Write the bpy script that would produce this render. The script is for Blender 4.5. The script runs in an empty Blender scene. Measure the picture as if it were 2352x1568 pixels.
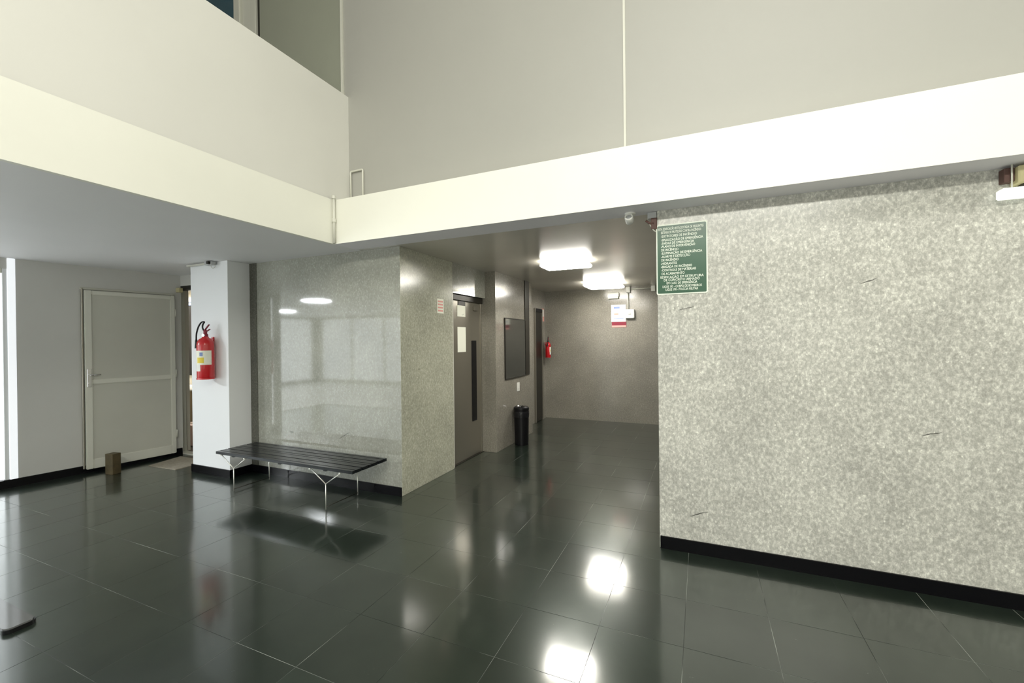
import bpy, bmesh, math, random
from mathutils import Vector, Matrix
random.seed(7)
S = bpy.context.scene
COL = S.collection

# ------------------------------------------------------------------ camera
YAW, PITCH, ROLL = math.radians(23.644), math.radians(-.249), math.radians(-.6)
F0 = Vector((-math.sin(YAW), math.cos(YAW), 0)); R0 = Vector((math.cos(YAW), math.sin(YAW), 0)); U0 = Vector((0, 0, 1))
Fw = F0*math.cos(PITCH) + U0*math.sin(PITCH); Up = -F0*math.sin(PITCH) + U0*math.cos(PITCH)
Rt = R0*math.cos(ROLL) + Up*math.sin(ROLL); Up = -R0*math.sin(ROLL) + Up*math.cos(ROLL)
cd = bpy.data.cameras.new('camera'); cam = bpy.data.objects.new('camera', cd); COL.objects.link(cam)
M = Matrix((Rt, Up, -Fw)).transposed().to_4x4(); M.translation = Vector((0, 0, 1.5)); cam.matrix_world = M
cd.sensor_width = 36; cd.lens = 990/2352*36; cd.clip_start = .05
S.camera = cam

# ------------------------------------------------------------------ world, light, exposure
w = bpy.data.worlds.new('world'); S.world = w; w.use_nodes = True
w.node_tree.nodes['Background'].inputs[0].default_value = (.80, .88, 1, 1)
w.node_tree.nodes['Background'].inputs[1].default_value = .6
S.view_settings.view_transform = 'Standard'; S.view_settings.look = 'None'
S.view_settings.gamma = 1; S.view_settings.use_curve_mapping = False
S.view_settings.exposure = 0.2
S.cycles.use_denoising = True
S.cycles.max_bounces = 10; S.cycles.diffuse_bounces = 6; S.cycles.glossy_bounces = 5
S.cycles.sample_clamp_indirect = 6

def area(name, loc, size, size_y, power, color=(1, 1, 1), target=None, shape='RECTANGLE', spread=math.pi):
    d = bpy.data.lights.new(name, 'AREA'); d.shape = shape; d.size = size; d.size_y = size_y
    d.energy = power; d.color = color; d.spread = spread
    o = bpy.data.objects.new(name, d); COL.objects.link(o); o.location = loc
    dirv = (Vector(target) - Vector(loc)) if target else Vector((0, 0, -1))
    o.rotation_euler = dirv.to_track_quat('-Z', 'Y').to_euler()
    return o
# fluorescent tubes high on the front wall of the double-height lobby
area('lobby_tube_light', (.6, -2.2, 3.95), 3.2, .25, 135, (1, .985, .90), (.5, 3.1, 2.2))
area('lobby_ceiling_light', (.6, -1.2, 6.3), 3.5, 1.6, 190, (1, .98, .92))
area('added_soffit_fill', (.8, -5.0, 1.5), 4.5, .25, 28, (1, .98, .94), (.8, 3, 2.2))  # added unseen fill, brightens the soffits; no fitting belongs to it
# ceiling lamps of the low area at the left and of the corridor
area('left_lamp_light', (-7.55, -.06, 2.375), .55, .55, 135, (.93, .97, 1), shape='DISK')
area('left_lamp_light', (-10.87, -1.95, 2.375), .55, .55, 100, (.93, .97, 1), shape='DISK')
area('corridor_lamp_light', (-1.43, 4.86, 2.315), .50, .28, 19, (1, .96, .88))
area('corridor_lamp_light', (-1.43, 7.02, 2.315), .50, .50, 17, (1, .96, .90))
area('office_lamp_light', (-8.7, 4.2, 2.38), .5, .3, 45, (1, .95, .88))

# ------------------------------------------------------------------ materials
def mat(name, color, rough=.6, metal=0, spec=.5, coat=0, coat_rough=.05, emit=None, estr=0, ior=1.5):
    m = bpy.data.materials.new(name); m.use_nodes = True
    b = m.node_tree.nodes['Principled BSDF']
    b.inputs['Base Color'].default_value = (*color, 1); b.inputs['Roughness'].default_value = rough
    b.inputs['Metallic'].default_value = metal; b.inputs['Specular IOR Level'].default_value = spec
    b.inputs['Coat Weight'].default_value = coat; b.inputs['Coat Roughness'].default_value = coat_rough
    b.inputs['IOR'].default_value = ior
    if emit: b.inputs['Emission Color'].default_value = (*emit, 1); b.inputs['Emission Strength'].default_value = estr
    return m
def N(m, t, **kw):
    n = m.node_tree.nodes.new(t)
    for k, v in kw.items(): setattr(n, k, v)
    return n
def Lk(m, a, b): m.node_tree.links.new(a, b)
def bsdf(m): return m.node_tree.nodes['Principled BSDF']
def ramp(m, stops, interp='LINEAR'):
    r = N(m, 'ShaderNodeValToRGB'); cr = r.color_ramp; cr.interpolation = interp
    while len(cr.elements) < len(stops): cr.elements.new(.5)
    for e, (p, c) in zip(cr.elements, stops):
        e.position = p; e.color = (*c, 1) if len(c) == 3 else c
    return r
def g3(v): return (v, v, v)

def paint(name, color, rough=.55, var=.05, scale=1.3, bump=.02, spec=.4):
    m = mat(name, color, rough, spec=spec)
    tc = N(m, 'ShaderNodeTexCoord'); n1 = N(m, 'ShaderNodeTexNoise'); n1.inputs['Scale'].default_value = scale; n1.inputs['Detail'].default_value = 4
    Lk(m, tc.outputs['Object'], n1.inputs['Vector'])
    r = ramp(m, [(.3, tuple(c*(1-var) for c in color)), (.7, tuple(min(1, c*(1+var)) for c in color))])
    Lk(m, n1.outputs['Fac'], r.inputs['Fac']); Lk(m, r.outputs['Color'], bsdf(m).inputs['Base Color'])
    n2 = N(m, 'ShaderNodeTexNoise'); n2.inputs['Scale'].default_value = 60; Lk(m, tc.outputs['Object'], n2.inputs['Vector'])
    b = N(m, 'ShaderNodeBump'); b.inputs['Strength'].default_value = bump; b.inputs['Distance'].default_value = .01
    Lk(m, n2.outputs['Fac'], b.inputs['Height']); Lk(m, b.outputs['Normal'], bsdf(m).inputs['Normal'])
    return m

def granite(name, lo, mid, hi, rough=.12, contrast=1.0, spec=.5):
    m = mat(name, mid, rough, spec=spec)
    tc = N(m, 'ShaderNodeTexCoord')
    mp = N(m, 'ShaderNodeMapping'); mp.inputs['Scale'].default_value = (1, 1, .75); Lk(m, tc.outputs['Object'], mp.inputs['Vector'])
    v = N(m, 'ShaderNodeTexNoise'); v.inputs['Scale'].default_value = 66; v.inputs['Detail'].default_value = 5; v.inputs['Roughness'].default_value = .66; v.inputs['Distortion'].default_value = .25
    Lk(m, mp.outputs['Vector'], v.inputs['Vector'])
    r = ramp(m, [(.30, lo), (.44, tuple((a+b)/2 for a, b in zip(lo, mid))), (.53, mid), (.64, hi), (.74, tuple(min(1, c*1.35) for c in hi))])
    Lk(m, v.outputs['Fac'], r.inputs['Fac'])
    # scattered bright crystals
    vo = N(m, 'ShaderNodeTexVoronoi'); vo.inputs['Scale'].default_value = 34; Lk(m, mp.outputs['Vector'], vo.inputs['Vector'])
    vr = ramp(m, [(.10, g3(1)), (.22, g3(0))]); Lk(m, vo.outputs['Distance'], vr.inputs['Fac'])
    wn = N(m, 'ShaderNodeSeparateColor'); Lk(m, vo.outputs['Color'], wn.inputs['Color'])
    wr = ramp(m, [(.60, g3(0)), (.95, g3(.8))]); Lk(m, wn.outputs['Red'], wr.inputs['Fac'])
    mu = N(m, 'ShaderNodeMath', operation='MULTIPLY'); Lk(m, vr.outputs['Color'], mu.inputs[0]); Lk(m, wr.outputs['Color'], mu.inputs[1])
    mc = N(m, 'ShaderNodeMixRGB'); Lk(m, mu.outputs[0], mc.inputs[0]); Lk(m, r.outputs['Color'], mc.inputs[1]); mc.inputs[2].default_value = (*[min(.9, c*1.3) for c in hi], 1)
    # larger cloudy drift and slanting grey streaks
    c = N(m, 'ShaderNodeTexNoise'); c.inputs['Scale'].default_value = 2.2; c.inputs['Detail'].default_value = 3; Lk(m, tc.outputs['Object'], c.inputs['Vector'])
    cr = ramp(m, [(.3, g3(.86)), (.7, g3(1.06))]); Lk(m, c.outputs['Fac'], cr.inputs['Fac'])
    mx = N(m, 'ShaderNodeMixRGB', blend_type='MULTIPLY'); mx.inputs[0].default_value = 1
    Lk(m, mc.outputs['Color'], mx.inputs[1]); Lk(m, cr.outputs['Color'], mx.inputs[2])
    mp2 = N(m, 'ShaderNodeMapping'); mp2.inputs['Rotation'].default_value = (0, math.radians(28), 0); mp2.inputs['Scale'].default_value = (4.5, 4.5, 17); Lk(m, tc.outputs['Object'], mp2.inputs['Vector'])
    s = N(m, 'ShaderNodeTexNoise'); s.inputs['Scale'].default_value = 1; s.inputs['Detail'].default_value = 3; Lk(m, mp2.outputs['Vector'], s.inputs['Vector'])
    sr = ramp(m, [(.74, g3(1)), (.82, g3(.5))]); Lk(m, s.outputs['Fac'], sr.inputs['Fac'])
    mx2 = N(m, 'ShaderNodeMixRGB', blend_type='MULTIPLY'); mx2.inputs[0].default_value = 1
    Lk(m, mx.outputs['Color'], mx2.inputs[1]); Lk(m, sr.outputs['Color'], mx2.inputs[2])
    Lk(m, mx2.outputs['Color'], bsdf(m).inputs['Base Color'])
    return m

WHITE = paint('white_paint', (.72, .715, .66), .5, .02)
BEAM = paint('beam_paint', (.86, .86, .77), .5, .02)
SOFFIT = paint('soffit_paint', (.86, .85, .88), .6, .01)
CEIL = paint('ceiling_paint', (.80, .80, .80), .6, .03, .7)
UPPER = paint('upper_wall_paint', (.405, .402, .365), .45, .03, .5)
MEZZ = paint('mezzanine_shaded_wall', (.33, .345, .275), .5, .03)  # shade inside the mezzanine is put into this darker wall colour
LEFTW = paint('left_wall_paint', (.60, .60, .57), .55, .03)
COLP = paint('column_paint', (.80, .82, .83), .5, .015)
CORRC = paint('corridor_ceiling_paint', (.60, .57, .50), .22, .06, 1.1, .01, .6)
GRAN = granite('granite_light', (.35, .348, .31), (.53, .527, .475), (.68, .68, .61), .25, spec=.4)
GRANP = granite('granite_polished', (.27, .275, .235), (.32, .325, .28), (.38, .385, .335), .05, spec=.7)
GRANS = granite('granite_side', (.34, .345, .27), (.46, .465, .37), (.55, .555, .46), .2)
STRIPG = granite('dark_edge_strip', (.07, .07, .055), (.11, .11, .09), (.15, .15, .12), .25)
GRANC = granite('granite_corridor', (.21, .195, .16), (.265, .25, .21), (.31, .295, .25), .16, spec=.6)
BASE = mat('black_granite', (.004, .004, .005), .18, spec=.12)
def floor_mat():
    m = mat('dark_stone', (.02, .025, .02), .3, spec=.5, ior=1.5, coat=1, coat_rough=.08)
    bsdf(m).inputs['Coat IOR'].default_value = 1.72; bsdf(m).inputs['Specular IOR Level'].default_value = .36; bsdf(m).inputs['Coat Tint'].default_value = (.96, 1, .97, 1); bsdf(m).inputs['Specular Tint'].default_value = (.85, 1, .92, 1)
    tc = N(m, 'ShaderNodeTexCoord'); geo = N(m, 'ShaderNodeNewGeometry'); oi = N(m, 'ShaderNodeObjectInfo')
    n = N(m, 'ShaderNodeTexNoise'); n.inputs['Scale'].default_value = 1.6; n.inputs['Detail'].default_value = 6; n.inputs['Roughness'].default_value = .6
    Lk(m, geo.outputs['Position'], n.inputs['Vector'])
    r = ramp(m, [(.3, (.007, .011, .008)), (.7, (.020, .027, .021))]); Lk(m, n.outputs['Fac'], r.inputs['Fac'])
    ma = N(m, 'ShaderNodeMapRange'); ma.inputs['To Min'].default_value = .8; ma.inputs['To Max'].default_value = 1.25
    Lk(m, oi.outputs['Random'], ma.inputs['Value'])
    mx = N(m, 'ShaderNodeMixRGB', blend_type='MULTIPLY'); mx.inputs[0].default_value = 1
    Lk(m, r.outputs['Color'], mx.inputs[1]); Lk(m, ma.outputs['Result'], mx.inputs[2])
    # thin scuffs
    n3 = N(m, 'ShaderNodeTexNoise'); n3.inputs['Scale'].default_value = 38; n3.inputs['Detail'].default_value = 2; n3.inputs['Distortion'].default_value = 2
    Lk(m, geo.outputs['Position'], n3.inputs['Vector'])
    sr = ramp(m, [(.76, g3(0)), (.80, g3(.05))]); Lk(m, n3.outputs['Fac'], sr.inputs['Fac'])
    ad = N(m, 'ShaderNodeMixRGB', blend_type='ADD'); ad.inputs[0].default_value = 1
    Lk(m, mx.outputs['Color'], ad.inputs[1]); Lk(m, sr.outputs['Color'], ad.inputs[2])
    Lk(m, ad.outputs['Color'], bsdf(m).inputs['Base Color'])
    n2 = N(m, 'ShaderNodeTexNoise'); n2.inputs['Scale'].default_value = 3; n2.inputs['Detail'].default_value = 5; Lk(m, geo.outputs['Position'], n2.inputs['Vector'])
    mr = N(m, 'ShaderNodeMapRange'); mr.inputs['To Min'].default_value = .07; mr.inputs['To Max'].default_value = .16
    Lk(m, n2.outputs['Fac'], mr.inputs['Value']); Lk(m, mr.outputs['Result'], bsdf(m).inputs['Coat Roughness'])
    return m
TILE = floor_mat()
def grout_mat():
    m = mat('grout', (.1, .11, .1), .5)
    geo = N(m, 'ShaderNodeNewGeometry'); n = N(m, 'ShaderNodeTexNoise'); n.inputs['Scale'].default_value = 2.3; n.inputs['Detail'].default_value = 5
    Lk(m, geo.outputs['Position'], n.inputs['Vector'])
    r = ramp(m, [(.46, (.016, .021, .018)), (.64, (.36, .39, .35))]); Lk(m, n.outputs['Fac'], r.inputs['Fac'])
    Lk(m, r.outputs['Color'], bsdf(m).inputs['Base Color']); return m
GROUT = grout_mat()
PALEST = mat('pale_marble', (.75, .75, .72), .3)
METALP = paint('painted_metal', (.56, .56, .49), .4, .04)
METALF = paint('painted_metal_frame', (.69, .69, .61), .35, .03)
STEEL = mat('stainless_steel', (.33, .31, .26), .28, .75)
CHROME = mat('chrome', (.75, .75, .75), .15, 1)
BLACK = mat('black_plastic', (.005, .005, .006), .35, spec=.3)
BLKGLOSS = mat('black_gloss', (.01, .01, .012), .08)
DARKM = mat('dark_metal', (.03, .028, .022), .35, .5)
WPLAST = mat('white_plastic', (.80, .80, .75), .35)
CONDUIT = mat('painted_conduit', (.66, .66, .58), .4)
PAPER = mat('paper', (.85, .86, .74), .7)
RED = mat('red_enamel', (.55, .006, .012), .25, coat=.6)
DRED = mat('dark_red', (.22, .01, .03), .5)
PINK = mat('pale_red_print', (.75, .35, .30), .6)
YEL = mat('yellow_print', (.75, .6, .05), .5)
LBLUE = mat('blue_print', (.22, .30, .55), .6)
GREEN = mat('green_sign', (.022, .088, .045), .3)
SWHITE = mat('sign_white', (.80, .86, .74), .4)
WIRE = mat('bright_wire', (.82, .82, .76), .3, .6)
BENCHM = mat('black_lacquer', (.007, .009, .010), .24, spec=.32)
MATM = paint('tan_mat', (.34, .31, .25), .9, .12, 30, .3)
WOOD = paint('brown_wood', (.085, .065, .03), .5, .3, 14)
BRASS = mat('aged_beige', (.55, .50, .28), .35)
RUST = mat('rusty_brown', (.10, .05, .04), .6)
LAMP = mat('lamp_diffuser', (.9, .9, .85), .4, emit=(1, .97, .9), estr=13)
LAMPC = mat('lamp_diffuser_cool', (.9, .9, .9), .4, emit=(.94, .97, 1), estr=9)
DAYG = mat('daylit_frosted_glass', (.8, .83, .85), .4, emit=(.95, .98, 1), estr=1.3)
FROST = mat('backlit_frosted_glass', (.85, .88, .9), .3, emit=(.93, .97, 1), estr=1.5)
JAMBGLOW = mat('daylit_jamb_glow', (.85, .88, .9), .3, emit=(.92, .95, 1), estr=.55)  # no lamp or glass: the glow stands for daylight on the jamb
TEAL = mat('teal_window_glass', (.035, .095, .125), .12, spec=.6)
TUBE = mat('lit_tube', (.9, .92, .88), .4, emit=(.97, 1, .92), estr=.7)
MIRR = mat('dark_glass', (.035, .038, .034), .07, spec=.8)
OFFW = mat('office_wall', (.55, .52, .44), .7)
TAN = mat('tan_laminate', (.30, .24, .14), .5)
PINKB = mat('pinkish_carton', (.80, .62, .55), .7)
GREYTOP = mat('grey_enamel', (.45, .46, .46), .2)
FOOTM = mat('glossy_grey_steel', (.16, .165, .165), .08, .3)

# ------------------------------------------------------------------ mesh helpers
def tobj(name, bm, m, parent=None, smooth=False):
    me = bpy.data.meshes.new(name); bm.normal_update(); bm.to_mesh(me); bm.free()
    for mm in (m if isinstance(m, (list, tuple)) else [m]): me.materials.append(mm)
    if smooth:
        for p in me.polygons: p.use_smooth = True
    o = bpy.data.objects.new(name, me); COL.objects.link(o)
    if parent: o.parent = parent
    return o
def bbox(bm, lo, hi, bevel=0, seg=1, mi=0):
    b = bmesh.new(); bmesh.ops.create_cube(b, size=1)
    c = [(a+d)/2 for a, d in zip(lo, hi)]; s = [abs(d-a) for a, d in zip(lo, hi)]
    for v in b.verts: v.co = Vector([v.co[i]*s[i]+c[i] for i in range(3)])
    if bevel: bmesh.ops.bevel(b, geom=b.edges[:], offset=bevel, segments=seg, affect='EDGES')
    merge(bm, b, mi)
def merge(bm, b, mi=0, mtx=None):
    mp = {}
    for v in b.verts: mp[v] = bm.verts.new(mtx @ v.co if mtx else v.co)
    for f in b.faces:
        nf = bm.faces.new([mp[v] for v in f.verts]); nf.material_index = mi; nf.smooth = f.smooth
    b.free()
def box(name, lo, hi, m, parent=None, bevel=0, seg=1):
    bm = bmesh.new(); bbox(bm, lo, hi, bevel, seg); return tobj(name, bm, m, parent)
def lathe(name, prof, m, parent=None, loc=(0, 0, 0), seg=28, axis='Z', rot=None):
    bm = bmesh.new(); rings = []
    for r, z in prof:
        if r < 1e-5: rings.append([bm.verts.new((0, 0, z))])
        else: rings.append([bm.verts.new((r*math.cos(2*math.pi*i/seg), r*math.sin(2*math.pi*i/seg), z)) for i in range(seg)])
    for a, b in zip(rings, rings[1:]):
        if len(a) == 1 and len(b) == 1: continue
        for i in range(seg):
            j = (i+1) % seg
            if len(a) == 1: bm.faces.new((a[0], b[j], b[i]))
            elif len(b) == 1: bm.faces.new((a[i], a[j], b[0]))
            else: bm.faces.new((a[i], a[j], b[j], b[i]))
    mt = Matrix.Translation(loc)
    if axis == 'X': mt = mt @ Matrix.Rotation(math.pi/2, 4, 'Y')
    if axis == 'Y': mt = mt @ Matrix.Rotation(-math.pi/2, 4, 'X')
    if rot is not None: mt = Matrix.Translation(loc) @ rot
    bmesh.ops.transform(bm, matrix=mt, verts=bm.verts)
    bmesh.ops.recalc_face_normals(bm, faces=bm.faces)
    o = tobj(name, bm, m, parent, True)
    try: o.data.set_sharp_from_angle(angle=math.radians(40))
    except Exception: pass
    return o
def tube_bm(bm, pts, r, seg=10, closed=False):
    pts = [Vector(p) for p in pts]; rings = []
    for i, p in enumerate(pts):
        a = pts[i-1] if i > 0 else p; b = pts[i+1] if i < len(pts)-1 else p
        t = (b-a).normalized()
        if 0 < i < len(pts)-1: t = ((p-a).normalized() + (b-p).normalized()).normalized()
        ref = Vector((0, 0, 1)) if abs(t.z) < .9 else Vector((1, 0, 0))
        u = t.cross(ref).normalized(); v = t.cross(u)
        rings.append([bm.verts.new(p + r*(math.cos(2*math.pi*k/seg)*u + math.sin(2*math.pi*k/seg)*v)) for k in range(seg)])
    for a, b in zip(rings, rings[1:]):
        # match the closest start vertex to avoid twisting
        off = min(range(seg), key=lambda o: (a[0].co-b[o].co).length)
        bb = b[off:] + b[:off]; b[:] = bb
        for k in range(seg):
            j = (k+1) % seg
            f = bm.faces.new((a[k], a[j], b[j], b[k])); f.smooth = True
    bm.faces.new(rings[0][::-1]); bm.faces.new(rings[-1])
    bmesh.ops.recalc_face_normals(bm, faces=bm.faces)
def tube(name, pts, r, m, parent=None, seg=10):
    bm = bmesh.new(); tube_bm(bm, pts, r, seg); return tobj(name, bm, m, parent)
def arc(pts, rad=.03, n=5):
    """round the corners of a polyline"""
    P = [Vector(p) for p in pts]; out = [P[0]]
    for i in range(1, len(P)-1):
        a = (P[i-1]-P[i]).normalized()*rad; b = (P[i+1]-P[i]).normalized()*rad
        for k in range(n+1):
            t = k/n; out.append((P[i]+a)*(1-t)**2 + P[i]*2*t*(1-t) + (P[i]+b)*t*t)
    out.append(P[-1]); return out
def thing(name, label, cat, loc=(0, 0, 0), group=None, rotz=0):
    o = bpy.data.objects.new(name, None); COL.objects.link(o); o.location = loc; o.rotation_euler = (0, 0, rotz)
    o.empty_display_size = .1; tag(o, label, cat, group); return o
def tag(o, label, cat, group=None):
    o['label'] = label; o['category'] = cat
    if group: o['group'] = group
    return o
def struct(o, label=None, cat=None):
    o['kind'] = 'structure'
    if label: o['label'] = label; o['category'] = cat
    return o
def sbox(name, lo, hi, m, label=None, cat='wall', bevel=0): return struct(box(name, lo, hi, m, None, bevel), label, cat)

ZC, ZB = 2.41, 2.817
# ------------------------------------------------------------------ floor
fl = sbox('floor', (-13.2, -5.3, -.12), (6.2, 8.2, -.0008), GROUT, 'floor of polished dark green-black stone tiles with thin pale joints', 'floor')
TX, TY, GX, GY = .409, .4125, .0026, .0026
bm = bmesh.new(); bbox(bm, (GX/2-TX/2, GY/2-TY/2, -.012), (TX/2-GX/2, TY/2-GY/2, 0))
tile_me = bpy.data.meshes.new('tile'); bm.to_mesh(tile_me); bm.free(); tile_me.materials.append(TILE)
def project(x, y, z=0):
    p = Vector((x, y, z-1.5)); d = p.dot(Fw)
    if d < .2: return None
    return 1176+990*p.dot(Rt)/d, 784-990*p.dot(Up)/d, d
def hidden(x, y):   # tiles that lie wholly inside or behind walls
    if x > .1 and y > 3.25+.3: return True
    if -4.8 < x < -2.9 and y > 3.6: return True
    if x < -6.85 and y > 2.0 and y < 3.6: return True
    if x < -4.9 and y > 4.9: return True
    if y > 3.6 and x > -.28+.0 and x/max(y, .1) > -.28/3.25+.12: return True
    return False
cells = []
for i in range(-32, 16):
    for j in range(-19, 15):
        cx, cy = -.088+(i+.5)*TX, 2.235+(j+.5)*TY
        if cx < -13 or cx > 6 or cy < -5.1 or cy > 8: continue
        pr = [project(cx+a*TX/2, cy+b*TY/2) for a in (-1, 1) for b in (-1, 1)]; pr = [q for q in pr if q]
        vis = 0
        if pr and not hidden(cx, cy):
            xs = [q[0] for q in pr]; ys = [q[1] for q in pr]
            if max(xs) > 0 and min(xs) < 2352 and min(ys) < 1568: vis = 1/(sum(q[2] for q in pr)/len(pr))
        cells.append((vis, cx, cy))
cells.sort(reverse=True)
rest = bmesh.new()
for k, (vis, cx, cy) in enumerate(cells):
    if vis > 0 and k < 298:
        o = bpy.data.objects.new('tile', tile_me); COL.objects.link(o); o.location = (cx, cy, 0); o.parent = fl
    else:
        bbox(rest, (cx+GX/2-TX/2, cy+GY/2-TY/2, -.012), (cx+TX/2-GX/2, cy+TY/2-GY/2, 0))
o = tobj('tile', rest, TILE, fl); o['kind'] = 'stuff'
# pale strip of floor at the entrance, off to the left
box('pale_slab_or_added_bounce', (-13, -5.1, .001), (-8.3, .3, .012), PALEST, fl)
box('pale_slab_or_added_bounce', (-8.3, -5.1, .001), (4.5, -.9, .012), PALEST, fl)  # added unseen pale floor behind the camera, bounces light up to the soffits

# ------------------------------------------------------------------ low ceiling, beams, parapet, upper walls
sbox('ceiling', (-13.2, -5.3, ZC), (-3.13, 3.9, ZB), [CEIL], 'low grey-white ceiling slab over the left part of the lobby', 'ceiling')
sbox('wall_beam_left', (-3.16, -5.3, ZC-.0015), (-3.125, 3.03, ZB), BEAM, 'bright white beam running towards the left camera side', 'beam')
sbox('wall_beam_back', (-3.13, 3.03, ZC-.0015), (4.6, 3.31, ZB), BEAM, 'bright white beam across the back of the lobby', 'beam')
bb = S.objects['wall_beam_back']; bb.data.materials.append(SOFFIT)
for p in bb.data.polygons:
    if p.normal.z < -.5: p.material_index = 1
sbox('wall_parapet', (-3.30, -5.3, ZB), (-3.15, 3.25, 3.895), WHITE, 'white parapet of the mezzanine above the left beam', 'parapet')
sbox('wall_upper_back', (-3.20, 3.25, ZB), (4.6, 3.45, 6.6), UPPER, 'tall grey-beige wall rising above the back beam', 'wall')
sbox('wall_mezzanine', (-4.43, 3.27, ZB), (-3.2, 3.45, 6.6), MEZZ, 'grey-green mezzanine wall behind the parapet, darkened for shade', 'wall')
sbox('trim_1', (-3.226, 3.232, ZB), (-3.204, 3.27, 6.6), CONDUIT, 'pale vertical edge strip between mezzanine wall and upper wall', 'trim')
sbox('trim_2', (-.506, 3.243, ZB), (-.490, 3.25, 6.6), CONDUIT, 'pale vertical joint strip on the upper wall', 'trim')
# mezzanine window
wn = struct(thing('window_1', 'dark teal mezzanine window with pale frame seen above the parapet', 'window', (-4.8, 3.3, ZB)))
box('pane', (-2.2, .01, 0), (-.07, .03, 3.4), TEAL, wn)
box('frame', (-.07, -.03, 0), (.03, .06, 3.4), CONDUIT, wn, .004)
box('side_panel', (.036, 0, 0), (.205, .04, 3.4), METALF, wn, .003)
box('frame', (.21, -.03, 0), (.297, .06, 3.4), CONDUIT, wn, .004)
box('gap_seal', (.297, 0, 0), (.368, .04, 3.4), DARKM, wn)
box('frame', (-2.3, -.03, 0), (-2.2, .06, 3.4), CONDUIT, wn, .004)
sbox('wall_mezzanine_left', (-13.2, 3.30, ZB), (-7.1, 3.45, 6.6), MEZZ)
# enclosure behind the camera
sbox('wall_front', (-13.2, -5.3, 0), (4.6, -5.15, 6.6), WHITE)
sbox('wall_side_right', (4.6, -5.3, 0), (4.8, 3.45, 6.6), WHITE)
sbox('wall_side_left', (-13.4, -5.3, 0), (-13.2, 3.45, 6.6), LEFTW)
sbox('ceiling_upper', (-13.2, -5.3, 6.6), (4.8, 3.45, 6.75), CEIL)
# daylit entrance glazing behind and to the left of the camera
gz = struct(thing('window_4', 'wide daylit entrance glazing behind the camera', 'window', (-12.9, -5.15, 0)))
for k in range(6): box('pane', (k*1.45+.03, 0, .12), (k*1.45+1.42, .02, 2.3), DAYG, gz); box('frame', (k*1.45-.03, 0, 0), (k*1.45+.03, .06, 2.36), CONDUIT, gz)
gz = struct(thing('window_5', 'daylit glazing in the far left side wall', 'window', (-13.2, -4.9, 0)))
for k in range(4): box('pane', (0, k*1.5+.03, .12), (.02, k*1.5+1.47, 2.3), DAYG, gz); box('frame', (0, k*1.5-.03, 0), (.06, k*1.5+.03, 2.36), CONDUIT, gz)
# ------------------------------------------------------------------ right granite wall and corridor shell
sbox('wall_right', (-.28, 3.25, 0), (4.6, 3.42, ZC), GRAN, 'wide pale speckled granite wall on the right with black base strip', 'wall', .002)
struct(box('baseboard_right', (-.275, 3.238, 0), (4.6, 3.25, .086), BASE), 'black stone baseboard along the right granite wall', 'baseboard')
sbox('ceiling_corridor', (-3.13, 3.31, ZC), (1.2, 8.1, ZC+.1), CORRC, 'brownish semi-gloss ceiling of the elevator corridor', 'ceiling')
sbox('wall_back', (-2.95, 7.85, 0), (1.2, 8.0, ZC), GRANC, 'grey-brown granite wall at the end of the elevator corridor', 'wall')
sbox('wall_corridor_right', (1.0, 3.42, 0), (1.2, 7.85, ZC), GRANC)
# bench wall / granite block beside the elevator
wbn = sbox('wall_bench', (-4.80, 3.37, 0), (-2.645, 4.33, ZC), [GRANP, GRANS], 'polished grey granite wall behind the bench', 'wall', .002)
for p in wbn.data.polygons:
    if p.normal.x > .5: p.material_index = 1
sbox('trim_5', (-4.79, 3.364, .086), (-4.675, 3.37, ZC), STRIPG, 'darker strip where the bench wall meets the white column', 'trim')  # thin darker strip along the wall's left edge
struct(box('baseboard_bench', (-4.79, 3.358, 0), (-2.65, 3.37, .086), BASE), 'black stone baseboard under the bench', 'baseboard')
# elevator recess: header above, pier beyond
sbox('wall_elevator_header', (-2.95, 4.33, 2.055), (-2.645, 5.15, ZC), GRANP)
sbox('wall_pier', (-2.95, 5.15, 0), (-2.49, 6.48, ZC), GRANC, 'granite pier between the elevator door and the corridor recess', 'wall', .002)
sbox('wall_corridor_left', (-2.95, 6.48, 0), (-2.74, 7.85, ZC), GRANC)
sbox('trim_3', (-2.495, 6.18, 0.95), (-2.478, 6.35, ZC), DARKM, 'dark vertical metal strip beside the dark glass panel', 'trim')
# elevator door
ed = struct(thing('door_1', 'stainless elevator door with black vertical slot and two white notes', 'door', (-2.71, 4.33, 0)))
box('jamb', (-.03, 0, 0), (.045, .045, 2.055), METALF, ed, .003)
box('leaf', (-.03, .045, .006), (0, .79, 2.0), STEEL, ed, .002)
box('jamb', (-.03, .79, 0), (.012, .82, 2.055), STEEL, ed, .003)
box('header', (-.03, .045, 1.985), (.03, .82, 2.055), DARKM, ed, .003)
box('vision_slot', (0, .555, .45), (.008, .675, 1.493), BLACK, ed, .003)
box('name_plate', (0, .225, 1.93), (.006, .40, 1.985), DARKM, ed, .002)
box('door_closer', (0, .60, 1.88), (.02, .70, 1.94), STEEL, ed, .004)
box('sill', (-.03, .0, 0), (.03, .82, .006), DARKM, ed)
def note(name, loc, wy, h, label, cat, lines=3, tone=GREYTOP):
    t = thing(name, label, cat, loc)
    box('sheet', (0, 0, 0), (.0015, wy, h), PAPER, t)
    return t
n1 = note('paper_notice', (-2.7085, 4.535, 1.79), .195, .137, 'small white paper notice at the top of the elevator door', 'notice')
bm = bmesh.new(); tube_bm(bm, [(.0025, .11, .025), (.0025, .13, .022), (.0025, .15, .03), (.0025, .16, .04)], .002, 5); tobj('pen_mark', bm, GREYTOP, n1)
note('paper_notice', (-2.7085, 4.535, 1.352), .2, .31, 'tall white paper notice on the elevator door below the small one', 'notice')
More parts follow.
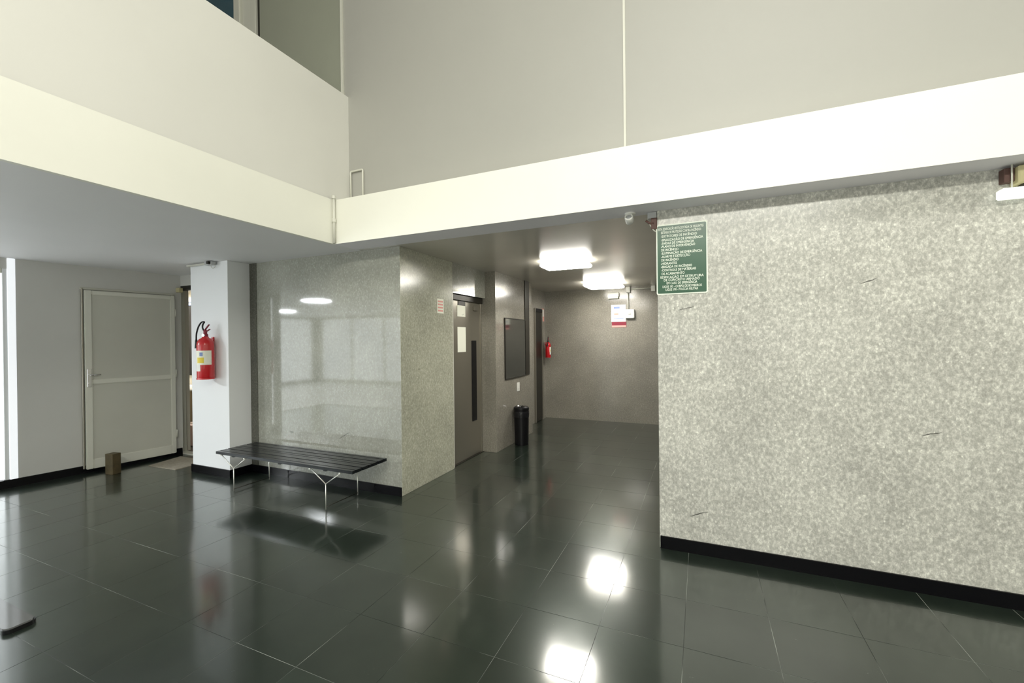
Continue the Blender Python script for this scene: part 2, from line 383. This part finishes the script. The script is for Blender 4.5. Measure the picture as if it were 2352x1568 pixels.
# red bordered notice beside the elevator
rn = thing('warning_notice', 'small notice with pale red print on granite left of the elevator door', 'notice', (-2.6435, 4.0, 1.80))
box('sheet', (0, 0, 0), (.0015, .13, .16), PAPER, rn)
for k in range(4): box('print_line', (.0015, .015, .02+k*.034), (.0022, .115, .038+k*.034), PINK, rn)

# dark glass panel, switch, bin
dp = thing('wall_panel', 'dark glass panel hanging on the granite pier above the black bin', 'panel', (-2.49, 5.42, .945))
box('glass', (0, .012, .012), (.012, .748, .848), MIRR, dp)
box('frame', (0, 0, 0), (.018, .76, .012), DARKM, dp, .002); box('frame', (0, 0, .848), (.018, .76, .86), DARKM, dp, .002)
box('frame', (0, 0, .012), (.018, .012, .848), DARKM, dp, .002); box('frame', (0, .748, .012), (.018, .76, .848), DARKM, dp, .002)
sw = thing('light_switch', 'white switch plate on the granite pier above the black bin', 'switch', (-2.49, 5.85, .735))
box('plate', (0, 0, 0), (.008, .09, .13), WPLAST, sw, .003, 2); box('rocker', (.008, .03, .04), (.013, .06, .09), WPLAST, sw, .002)
bn = thing('waste_bin', 'tall black cylindrical waste bin with a chrome ring on top', 'bin', (-2.365, 5.71, 0))
lathe('body', [(0, 0), (.098, 0), (.10, .01), (.104, .30), (.108, .50), (0, .50)], BLACK, bn, seg=32)
lathe('bag', [(.1085, .475), (.112, .48), (.114, .44), (.1085, .39), (.1065, .40)], BLKGLOSS, bn, seg=32)
lathe('lid', [(.110, .498), (.113, .51), (.108, .53), (.085, .545), (.06, .535), (.055, .50)], BLACK, bn, seg=32)
lathe('ring', [(.058, .540), (.064, .546), (.070, .544), (.068, .538)], CHROME, bn, seg=32)
# corridor door
d3 = struct(thing('door_2', 'narrow dark metal door on the left wall near the corridor end', 'door', (-2.74, 7.24, 0)))
box('leaf', (0, .03, .005), (.015, .37, 2.0), DARKM, d3, .002)
box('frame', (0, 0, 0), (.03, .03, 2.06), STEEL, d3, .002); box('frame', (0, .37, 0), (.03, .40, 2.06), STEEL, d3, .002)
box('frame', (0, .03, 2.0), (.03, .37, 2.06), BLACK, d3, .002)

# fire extinguishers -------------------------------------------------
def extinguisher(loc, ang, label, s=1.0, big=True):
    t = thing('fire_extinguisher', label, 'extinguisher', loc, None, ang); t.scale = (s, s, s)
    # local: -Y away from wall, wall at y=+.1
    lathe('body', [(0, .0), (.07, 0), (.078, .008), (.083, .02), (.083, .37), (.078, .405), (.06, .435), (.035, .45), (.028, .465), (0, .465)], RED, t, seg=36)
    lathe('base_ring', [(.080, -.006), (.086, -.006), (.086, .012), (.080, .012)], RED, t, seg=36)
    v = lathe('valve', [(.026, .462), (.026, .49), (.018, .495), (.018, .53), (.012, .54), (0, .54)], DRED if big else BLACK, t, seg=16)
    bm = bmesh.new()   # carrying and squeeze levers
    for z0, z1, x1 in ((.505, .545, .075), (.525, .595, .065)):
        b = bmesh.new(); bmesh.ops.create_cube(b, size=1)
        for vv in b.verts:
            u = vv.co.x+.5
            vv.co = Vector((-.015+u*x1, vv.co.y*.02, z0+(z1-z0)*u+vv.co.z*.007))
        merge(bm, b)
    tobj('lever', bm, DRED, t)
    hp = [(-.01, 0, .515), (-.03, -.005, .56), (-.025, -.005, .60), (.0, -.01, .625), (-.03, -.02, .62), (-.07, -.02, .57), (-.095, -.02, .50), (-.10, -.02, .44)]
    H = [Vector(p) for p in hp]; sm = []
    for i in range(len(H)-1):
        p0, p1, p2, p3 = H[max(i-1, 0)], H[i], H[i+1], H[min(i+2, len(H)-1)]
        for k in range(6):
            u = k/6; sm.append(.5*((2*p1)+(-p0+p2)*u+(2*p0-5*p1+4*p2-p3)*u*u+(-p0+3*p1-3*p2+p3)*u**3))
    sm.append(H[-1])
    tube('hose', sm, .008, BLACK, t, 8)
    lathe('nozzle', [(.008, .44), (.012, .42), (.017, .34), (.019, .335), (.0, .335)], BLACK, t, (-.10, -.02, 0), 12)
    lathe('gauge', [(0, 0), (.016, 0), (.018, .004), (.016, .012), (0, .012)], CHROME, t, (0, -.018, .478), 16, rot=Matrix.Rotation(math.pi/2, 4, 'X'))
    # curved paper label
    def curved(name, a0, a1, z0, z1, r, m, n=14):
        bm = bmesh.new(); vs = []
        for k in range(n+1):
            a = a0+(a1-a0)*k/n
            vs.append((bm.verts.new((r*math.sin(a), -r*math.cos(a), z0)), bm.verts.new((r*math.sin(a), -r*math.cos(a), z1))))
        for p, q in zip(vs, vs[1:]): bm.faces.new((p[0], q[0], q[1], p[1])).smooth = True
        return tobj(name, bm, m, t)
    curved('paper_label', -.68, 1.5, .155, .31, .0838, PAPER)
    curved('yellow_mark', -.25, .62, .175, .235, .0842, YEL)
    curved('printed_mark', .1, .5, .25, .29, .0842, LBLUE)
    curved('tag', -.62, .2, .085, .155, .0845, WPLAST)
    bm = bmesh.new(); bbox(bm, (-.015, .088, .36), (.015, .10, .46)); bbox(bm, (-.008, .02, .44), (.008, .10, .446)); tobj('wall_bracket', bm, RED, t)
    return t
extinguisher((-5.022, 3.01, 1.105), math.radians(12), 'red fire extinguisher with black hose on the white column')
extinguisher((-2.64, 7.72, 1.16), math.radians(90), 'small distant red fire extinguisher near the corridor end', .62, False)
cs = thing('fire_sign', 'small red and white fire sign above the distant extinguisher', 'sign', (-2.74, 7.66, 1.84))
box('plate', (0, 0, 0), (.004, .13, .24), PINK, cs); box('symbol_field', (.004, .015, .09), (.0055, .115, .225), WPLAST, cs)

# end-wall fittings -------------------------------------------------
ps = thing('poster', 'white poster with blue and red print and a dark red foot on corridor end wall', 'poster', (-1.475, 7.85, 1.80))
box('sheet', (0, -.004, 0), (.255, 0, .305), PAPER, ps)
box('header_print', (.045, -.0055, .235), (.15, -.004, .27), LBLUE, ps)
box('body_print', (.05, -.0055, .12), (.13, -.004, .155), PINK, ps)
box('text_line', (.04, -.0055, .05), (.22, -.004, .06), LBLUE, ps)
rp = thing('red_notice', 'dark red sign with pale lettering below the white poster', 'sign', (-1.465, 7.85, 1.70))
box('plate', (0, -.006, 0), (.255, 0, .098), DRED, rp)
box('lettering_band', (.0, -.008, 0), (.25, -.006, .036), PINK, rp)
jb = thing('alarm_box', 'white square alarm box fed by a conduit beside the poster', 'box', (-1.22, 7.85, 1.855))
box('housing', (0, -.07, 0), (.155, 0, .155), WPLAST, jb, .008, 2); box('button', (.055, -.078, .06), (.10, -.07, .10), GREYTOP, jb, .003)
cn = thing('conduit', 'white conduit elbow under the corridor ceiling with junction boxes', 'pipe', (-1.15, 7.85, 2.36))
tube('pipe', [(-.02, -.03, -.04), (-.02, -.03, -.36)], .009, CONDUIT, cn)
tube('pipe', [(.02, -.03, .01), (.41, -.03, .01)], .009, CONDUIT, cn)
box('junction_box', (-.055, -.06, -.05), (.02, 0, .05), WPLAST, cn, .005)
box('junction_box', (.37, -.06, -.05), (.44, 0, .05), WPLAST, cn, .005)
el = thing('emergency_light', 'small white emergency light above the poster', 'light', (-1.53, 7.85, 2.215))
box('housing', (0, -.06, .03), (.20, 0, .11), WPLAST, el, .006); box('lens', (.01, -.07, 0), (.19, -.01, .03), PAPER, el, .004)

# corridor ceiling lamps ---------------------------------------------
def clamp(name, loc, sx, sy, label, m):
    t = thing(name, label, 'lamp', loc, None)
    box('base', (-sx/4, -sy/4, .04), (sx/4, sy/4, .075), WPLAST, t, .004)
    box('diffuser', (-sx/2+.01, -sy/2+.01, 0), (sx/2-.01, sy/2-.01, .045), m, t, .012, 2)
    return t
clamp('ceiling_lamp', (-1.43, 4.86, ZC-.076), .56, .34, 'square lit ceiling lamp in the corridor nearer the lobby', LAMP)
clamp('ceiling_lamp', (-1.43, 7.02, ZC-.076), .58, .58, 'square lit ceiling lamp near the corridor end wall', LAMP)
for k, p in enumerate([(-7.55, -.06), (-10.87, -1.95)]):
    t = thing('ceiling_lamp', ['round lit ceiling lamp mirrored in the polished bench wall, right one', 'round lit ceiling lamp mirrored in the polished bench wall, left one'][k], 'lamp', (*p, ZC))
    lathe('ring', [(.28, 0), (.30, -.004), (.30, -.02), (.275, -.024), (.27, -.004)], WPLAST, t)
    lathe('diffuser', [(0, -.018), (.27, -.018), (.27, -.002), (0, -.002)], LAMPC, t)

# camera, bracket ----------------------------------------------------
sc_ = thing('security_camera', 'small white dome security camera under the beam left of the green sign', 'camera', (-.462, 3.22, ZC-.002))
lathe('base', [(0, 0), (.045, 0), (.045, -.012), (.03, -.02), (0, -.02)], WPLAST, sc_)
tube('stem', [(.0, 0, -.015), (-.005, -.005, -.035)], .014, WPLAST, sc_)
sc_.scale = (.85, .85, .85)
rt = Matrix.Rotation(math.radians(68), 4, 'X') @ Matrix.Rotation(math.radians(0), 4, 'Y')
lathe('housing', [(0, -.045), (.022, -.045), (.034, -.03), (.036, .03), (.033, .04), (.024, .04), (.022, .033), (0, .033)], WPLAST, sc_, (-.006, -.01, -.055), 24, rot=rt)
lathe('lens', [(0, .030), (.021, .030), (.021, .036), (.010, .039), (0, .039)], GREYTOP, sc_, (-.006, -.01, -.055), 20, rot=rt)
br = thing('cable_bracket', 'rusty brown bracket with a grey cap at the top corner of the granite wall', 'bracket', (-.30, 3.28, 2.29))
box('cap', (-.045, -.035, .07), (.018, .02, .116), GREYTOP, br, .003)
box('plate', (-.02, -.045, -.01), (.02, -.028, .07), RUST, br, .002)
tube('arm', [(-.055, -.04, .055), (-.03, -.04, .035), (.0, -.04, .03)], .008, RUST, br)
tube('cable', arc([(-.03, -.035, .03), (-.01, -.038, -.01), (.012, -.036, -.03)], .01), .004, CONDUIT, br, 6)

# green sign ----------------------------------------------------------
sg = thing('safety_sign', 'green safety sign with white lettering on the granite wall', 'sign', (-.286, 3.25, 1.808))
SW, SH = .334, .496
def rrect(bm, x0, z0, x1, z1, r, y0, y1, n=5):
    out = []
    for cx, cz, a in ((x1-r, z1-r, 0), (x0+r, z1-r, 90), (x0+r, z0+r, 180), (x1-r, z0+r, 270)):
        for k in range(n+1):
            t = math.radians(a+90*k/n); out.append((cx+r*math.cos(t), cz+r*math.sin(t)))
    A = [bm.verts.new((x, y0, z)) for x, z in out]; B = [bm.verts.new((x, y1, z)) for x, z in out]
    bm.faces.new(A); bm.faces.new(B[::-1])
    for i in range(len(out)): j = (i+1) % len(out); bm.faces.new((A[i], B[i], B[j], A[j]))
    bmesh.ops.recalc_face_normals(bm, faces=bm.faces)
bm = bmesh.new(); rrect(bm, 0, 0, SW, SH, .012, -.004, 0); tobj('border', bm, SWHITE, sg)
bm = bmesh.new(); rrect(bm, .008, .008, SW-.008, SH-.008, .008, -.0052, -.001); tobj('face', bm, GREEN, sg)
LINES = [("ESTA EDIFICAÇÃO ESTÁ DOTADA DE SEGUINTES", 100, 975, 230, 0), ("SISTEMAS DE PROTEÇÃO CONTRA INCÊNDIO:", 155, 930, 295, 0),
 ("-EXTINTORES DE INCÊNDIO", 155, 850, 365, 1), ("-SINALIZAÇÃO DE EMERGÊNCIA", 155, 965, 435, 1), ("-SAÍDAS DE EMERGÊNCIA", 155, 795, 497, 1),
 ("-PLANO DE INTERVENÇÃO", 155, 815, 557, 1), ("DE INCÊNDIO", 160, 495, 622, 1), ("-ILUMINAÇÃO DE EMERGÊNCIA", 155, 945, 685, 1),
 ("-ALARME E DETECÇÃO", 155, 720, 747, 1), ("DE INCÊNDIO", 160, 500, 812, 1), ("-HIDRANTES", 150, 465, 877, 1), ("-BRIGADA DE INCÊNDIO", 150, 755, 940, 1),
 ("-CONTROLE DE MATERIAIS", 155, 830, 1003, 1), ("DE ACABAMENTO", 165, 610, 1070, 1), ("EDIFICAÇÃO EM ESTRUTURA", 140, 970, 1135, 1),
 ("DE CONCRETO ARMADO", 205, 895, 1190, 1), ("EM CASO DE EMERGÊNCIA", 260, 850, 1250, 1), ("LIGUE 193 - CORPO DE BOMBEIROS", 180, 935, 1313, 1),
 ("LIGUE 190 - POLÍCIA MILITAR", 240, 865, 1370, 1)]
def text_mesh(s, x0, x1, zc, h, y, m, parent, name, offset=.0):
    cu = bpy.data.curves.new('t', 'FONT'); cu.body = s; cu.size = 1; cu.offset = offset; cu.resolution_u = 2; cu.fill_mode = 'FRONT'
    o = bpy.data.objects.new('t', cu); COL.objects.link(o)
    dg = bpy.context.evaluated_depsgraph_get(); dg.update()
    me = bpy.data.meshes.new_from_object(o.evaluated_get(dg)); bpy.data.objects.remove(o)
    xs = [v.co.x for v in me.vertices]; a, b = min(xs), max(xs)
    for v in me.vertices:
        v.co = Vector((x0+(v.co.x-a)/(b-a)*(x1-x0), y, zc+(v.co.y-.35)/.7*h))
    me.materials.clear(); me.materials.append(m); me.name = name
    oo = bpy.data.objects.new(name, me); COL.objects.link(oo); oo.parent = parent; return oo
for s, a, b, v, st in LINES:
    text_mesh(s, (a-60)/985*SW, (b-60)/985*SW, SH*(1-(v-155)/1315)-.003, .0165, -.0058, SWHITE, sg, 'text_line', .014)

# light fitting at the right edge --------------------------------------
lf = thing('wall_light', 'white strip light on a beige bracket at the top of the right granite wall', 'light', (1.486, 3.2, 2.23))
box('tube_housing', (0, -.03, 0), (.75, .035, .052), TUBE, lf, .006, 2)
box('bracket', (.062, -.03, .07), (.30, .05, .165), BRASS, lf, .006)
box('ballast', (.02, .0, .09), (.062, .05, .165), RUST, lf, .003)
tube('rod', [(.045, -.01, .05), (.045, -.01, .178)], .004, CONDUIT, lf, 6)
box('stem', (.085, -.02, .05), (.25, .03, .072), DARKM, lf, .002)

# conduits in the void corner -----------------------------------------
vc = thing('conduit', 'pale vertical conduit in the corner where the two white beams meet', 'pipe', (-3.105, 3.008, ZC))
tube('pipe', [(0, 0, .0), (0, 0, .44)], .013, CONDUIT, vc, 12)
lathe('coupling', [(.0125, .19), (.019, .195), (.019, .225), (.0125, .23)], CONDUIT, vc, seg=16)
lathe('coupling', [(.0125, .41), (.020, .412), (.020, .438), (.0125, .44)], CONDUIT, vc, seg=16)
tube('cable', [(-.018, .015, .01), (-.018, .015, .43)], .004, METALP, vc, 6)
cb = thing('conduit', 'pale conduit loop on the upper wall just above the beam corner', 'pipe', (-3.12, 3.235, ZB))
tube('pipe', arc([(.005, 0, -.0), (.005, 0, .335), (.155, 0, .335), (.155, 0, -.0)], .012, 3), .009, CONDUIT, cb, 10)

# ------------------------------------------------------------------ column
cl = struct(box('wall_column', (-5.45, 3.11, 0), (-4.788, 3.56, ZC), COLP, None, .003), 'bright white square column carrying the fire extinguisher', 'column')
bm = bmesh.new(); bbox(bm, (-5.455, 3.098, 0), (-4.776, 3.11, .088)); bbox(bm, (-4.788, 3.11, 0), (-4.776, 3.36, .088)); bbox(bm, (-5.462, 3.098, 0), (-5.45, 3.56, .088))
struct(tobj('baseboard_column', bm, BASE), 'black stone baseboard around the white column', 'baseboard')
clr = thing('lamp_bracket', 'small grey bracket with a dark lens at the top of the white column', 'bracket', (-5.20, 3.09, ZC))
box('arm', (-.24, -.03, -.03), (.17, .0, -.012), METALP, clr, .003)
box('head', (.12, -.05, -.045), (.25, .0, -.004), GREYTOP, clr, .005)
lathe('lens', [(0, 0), (.018, 0), (.018, .03), (0, .03)], DARKM, clr, (.215, -.045, -.024), 16, rot=Matrix.Rotation(math.pi/2, 4, 'X'))
tube('cable', arc([(.16, -.01, -.03), (.20, -.01, -.08), (.25, -.01, -.07), (.25, -.01, -.03)], .02), .003, METALP, clr, 6)

# ------------------------------------------------------------------ left wall, service door
WA, WB = Vector((-6.662, 2.0, 0)), Vector((-6.442, 3.55, 0))
wd = (WB-WA).normalized(); wang = math.atan2(wd.y, wd.x)   # local +X runs along the wall, local -Y faces the room
def wl(name, u0, u1, v0, v1, z0, z1, m, parent=None, bevel=0):
    o = box(name, (u0, v0, z0), (u1, v1, z1), m, parent, bevel)
    if parent is None: o.location = WA; o.rotation_euler = (0, 0, wang)
    return o
struct(wl('wall_left', .08, 1.57, 0, .15, 0, ZC, LEFTW), 'plain grey wall beside the pale service door', 'wall')
struct(wl('baseboard_left', -.02, 1.56, -.012, 0, 0, .086, BASE), 'black stone baseboard along the left wall', 'baseboard')
struct(wl('trim_4', .022, .08, -.01, .15, .086, ZC, JAMBGLOW, None, .003), 'white jamb strip with an added glow beside the frosted glass at the far left', 'trim')
w2 = struct(thing('window_2', 'brightly backlit frosted glass sidelight at the far left edge', 'window', WA, None, wang))
box('pane', (-.5, .03, .09), (-.012, .04, 2.25), FROST, w2)
box('frame', (-.012, .0, .086), (.022, .08, 2.30), COLP, w2, .003)
box('frame', (-.55, .0, .086), (-.5, .08, 2.30), CONDUIT, w2, .003)
box('frame', (-.5, .0, 2.25), (-.012, .08, 2.30), CONDUIT, w2, .003)
box('sill', (-.55, -.01, 0), (.022, .12, .086), BASE, w2)
struct(wl('wall_left_header', -.56, .022, 0, .15, 2.30, ZC, LEFTW))
struct(wl('wall_left_backing', -.56, .03, .10, .15, 0, 2.30, LEFTW))
sbox('wall_left_return', (-13.2, 1.46, 0), (-6.72, 1.60, ZC), LEFTW)
# service door folded back against the wall
dr = struct(thing('door_3', 'pale grey metal service door folded open against the left wall', 'door', WA, None, wang))
U0, U1, VA, VB, DZ0, DZ1 = .60, 1.475, -.062, -.02, .045, 2.125
box('panel', (U0+.06, VA+.012, 1.085), (U1-.05, VB, DZ1-.05), METALP, dr)
box('panel', (U0+.06, VA+.012, DZ0+.11), (U1-.05, VB, 1.03), METALP, dr)
box('stile', (U0, VA, DZ0), (U0+.06, VB, DZ1), METALF, dr, .005, 2)
box('stile', (U1-.05, VA, DZ0), (U1, VB, DZ1), METALF, dr, .005, 2)
box('rail', (U0+.06, VA, DZ1-.05), (U1-.05, VB, DZ1), METALF, dr, .005, 2)
box('rail', (U0+.06, VA, 1.03), (U1-.05, VB, 1.085), METALF, dr, .005, 2)
box('rail', (U0+.06, VA, DZ0), (U1-.05, VB, DZ0+.11), METALF, dr, .005, 2)
box('lock_plate', (U0+.012, VA-.004, 1.0), (U0+.05, VA, 1.21), CHROME, dr, .002)
tube('handle', arc([(U0+.03, VA-.004, 1.14), (U0+.03, VA-.045, 1.14), (U0+.12, VA-.045, 1.14)], .015), .008, CHROME, dr)
lathe('lock_cylinder', [(0, 0), (.012, 0), (.012, .015), (0, .015)], CHROME, dr, (U0+.03, VA-.003, 1.04), 14, rot=Matrix.Rotation(math.pi/2, 4, 'X'))
for z in (.3, 1.1, 1.9): tube('hinge', [(U1+.008, VA+.01, z-.05), (U1+.008, VA+.01, z+.05)], .009, METALF, dr)
box('edge_frame', (U0-.022, -.03, .05), (U0-.006, .0, 2.15), STEEL, dr, .003)
box('edge_frame', (U0-.03, -.02, 2.135), (U1+.02, .0, 2.16), METALP, dr, .003)
# wooden block holding the door
wb = box('door_wedge', (-.055, -.045, 0), (.055, .045, .235), WOOD, None, .003)
wb.location = (-6.235, 2.705, 0); wb.rotation_euler = (0, 0, math.radians(12)); tag(wb, 'dark brown wooden block standing on the floor against the open service door', 'block')
# doorway behind the column: lintel, frame, office
sbox('wall_lintel', (-6.6, 3.55, 2.27), (-5.44, 3.70, ZC), LEFTW)
fr = struct(thing('door_4', 'dark open door frame beside the white column', 'door', (-6.53, 3.55, 0)))
box('jamb', (-.04, -.0, 0), (0, .10, 2.27), METALP, fr, .002); box('jamb', (-.035, -.045, 0.0), (.0, -.001, 2.27), DARKM, fr, .002)
box('header', (.0, -.0, 2.22), (1.08, .10, 2.27), DARKM, fr, .002)
box('door_closer', (.0, -.055, 2.18), (.15, -.002, 2.24), BRASS, fr, .006)
box('threshold', (0, 0, 0), (1.08, .1, .012), METALF, fr)
sbox('wall_office_partition', (-9.6, 3.65, 0), (-6.57, 3.72, ZC), OFFW)
sbox('wall_office_back', (-9.6, 4.72, 0), (-4.8, 4.8, ZC), OFFW)
sbox('wall_office_left', (-9.7, 3.65, 0), (-9.6, 4.8, ZC), OFFW)
sbox('ceiling_office', (-9.7, 3.9, ZC), (-3.13, 4.8, ZC+.1), CEIL)
ow = struct(thing('window_3', 'black window in the office behind the doorway', 'window', (-8.6, 4.72, .93)))
box('pane', (0, -.02, 0), (.9, -.005, 1.23), BLACK, ow); box('blind', (0, -.03, 1.23), (.9, -.005, 1.29), LBLUE, ow, .004); box('blind_box', (0, -.05, 1.29), (.9, -.005, 1.37), WPLAST, ow, .004)
dk = thing('desk', 'desk with a white top glimpsed through the doorway', 'desk', (-8.5, 4.2, 0))
box('top', (0, 0, .74), (1.4, .5, .765), WPLAST, dk, .003); box('front_panel', (.02, .03, .25), (1.38, .05, .74), TAN, dk)
box('side_panel', (0, .03, 0), (.02, .5, .74), TAN, dk); box('side_panel', (1.38, .03, 0), (1.4, .5, .74), TAN, dk)
ct = thing('carton', 'pale pinkish carton on the office floor just inside the doorway', 'box', (-6.86, 3.86, .0))
bm = bmesh.new(); bbox(bm, (-.25, 0, 0.005), (.35, .24, .30), .004); tobj('body', bm, PINKB, ct)
box('flap', (-.25, -.004, .20), (.35, 0, .30), PINKB, ct); box('tape', (-.25, .09, .30), (.35, .14, .302), TAN, ct)
# mat
bm = bmesh.new(); vs = [(-6.19, 3.03), (-5.70, 3.06), (-5.70, 3.44), (-6.29, 3.44)]
A = [bm.verts.new((x, y, .010)) for x, y in vs]; B = [bm.verts.new((x, y, .0005)) for x, y in vs]
bm.faces.new(A); bm.faces.new(B[::-1])
for i in range(4): j = (i+1) % 4; bm.faces.new((A[j], A[i], B[i], B[j]))
bmesh.ops.recalc_face_normals(bm, faces=bm.faces)
tag(tobj('doormat', bm, MATM), 'thin tan doormat in front of the doorway', 'mat')

# ------------------------------------------------------------------ bench
be = thing('bench', 'low black slatted bench on thin white wire legs in front of polished granite', 'bench', (-3.66, 3.045, 0))
BL, BW, BZ = .915, .222, .385
ns = 11; pw = 2*BW/ns
bm = bmesh.new(); bbox(bm, (-BL, -pw/2+.0012, BZ-.027), (BL, pw/2-.0012, BZ), .0025, 2)
slat_me = bpy.data.meshes.new('slat'); bm.to_mesh(slat_me); bm.free(); slat_me.materials.append(BENCHM)
for k in range(ns):
    o = bpy.data.objects.new('slat', slat_me); COL.objects.link(o); o.parent = be
    o.location = (0, -BW+pw*(k+.5), 0); o.rotation_euler = (random.uniform(-.02, .02), 0, 0)
for x in (-.67, 0, .58): box('cross_bar', (x-.015, -BW+.015, BZ-.040), (x+.015, BW-.015, BZ-.027), BLACK, be)
for x in (-.67, .58):
    for sy in (-1, 1):
        y = sy*.195
        bm = bmesh.new()
        tube_bm(bm, [(x, y, .0), (x, y, .232)], .0045, 10)
        tube_bm(bm, [(x, y, .228), (x-.18, y, .345)], .0042, 8); tube_bm(bm, [(x, y, .228), (x+.18, y, .345)], .0042, 8)
        tube_bm(bm, [(x-.18, y-.02, .349), (x-.18, y+.02, .349)], .006, 8); tube_bm(bm, [(x+.18, y-.02, .349), (x+.18, y+.02, .349)], .006, 8)
        tobj('leg', bm, WIRE, be)
    tube('stretcher', [(x, -.195, .022), (x, .195, .022)], .0042, DARKM, be, 8)

# ------------------------------------------------------------------ foot of a stand at the lower left edge
ft = thing('stand_foot', 'low grey foot with a black rim on the floor at the lower left edge', 'base', (-3.30, 1.03, 0))
bm = bmesh.new(); rrect(bm, -.9, -.055, .0, .06, .03, -.028, -.012); bmesh.ops.rotate(bm, verts=bm.verts, cent=(0, 0, 0), matrix=Matrix.Rotation(-math.pi/2, 3, 'X')); o = tobj('top_plate', bm, FOOTM, ft)
bm = bmesh.new(); rrect(bm, -.905, -.06, .006, .066, .032, -.020, -.0005); bmesh.ops.rotate(bm, verts=bm.verts, cent=(0, 0, 0), matrix=Matrix.Rotation(-math.pi/2, 3, 'X')); tobj('rubber_rim', bm, BLACK, ft)
for c in ft.children:
    zs = [v.co.z for v in c.data.vertices]
    if min(zs) < -.001:
        for v in c.data.vertices: v.co.z = -v.co.z; v.co.y = -v.co.y

# ------------------------------------------------------------------ dark mineral veins in the granite
VEIN = mat('vein', (.10, .10, .085), .3)
def vein(parent, x, z, y, length, wdt, ang):
    bm = bmesh.new(); n = 7; up, lo = [], []
    for k in range(n+1):
        t = k/n; h = wdt*math.sin(math.pi*t)**.7*random.uniform(.35, 1)+.0006; c = random.uniform(-.3, .3)*wdt
        up.append(((t-.5)*length, c+h/2)); lo.append(((t-.5)*length, c-h/2))
    ca, sa = math.cos(ang), math.sin(ang)
    pts = [(u*ca-v*sa+x, u*sa+v*ca+z) for u, v in lo+up[::-1]]
    A = [bm.verts.new((px, y-.0006, pz)) for px, pz in pts]
    for k in range(n): bm.faces.new((A[k], A[k+1], A[2*n+1-k-1], A[2*n+1-k]))
    tobj('vein', bm, VEIN, parent)
wr = S.objects['wall_right']
for x, z, l, wd_, a in ((-.02, .277, .13, .010, .38), (-.09, 1.706, .11, .009, .2), (1.22, .93, .10, .008, .3), (.93, 1.83, .09, .007, .35)): vein(wr, x, z, 3.25, l, wd_, a)
vein(wbn, -3.379, .529, 3.37, .17, .010, .50)
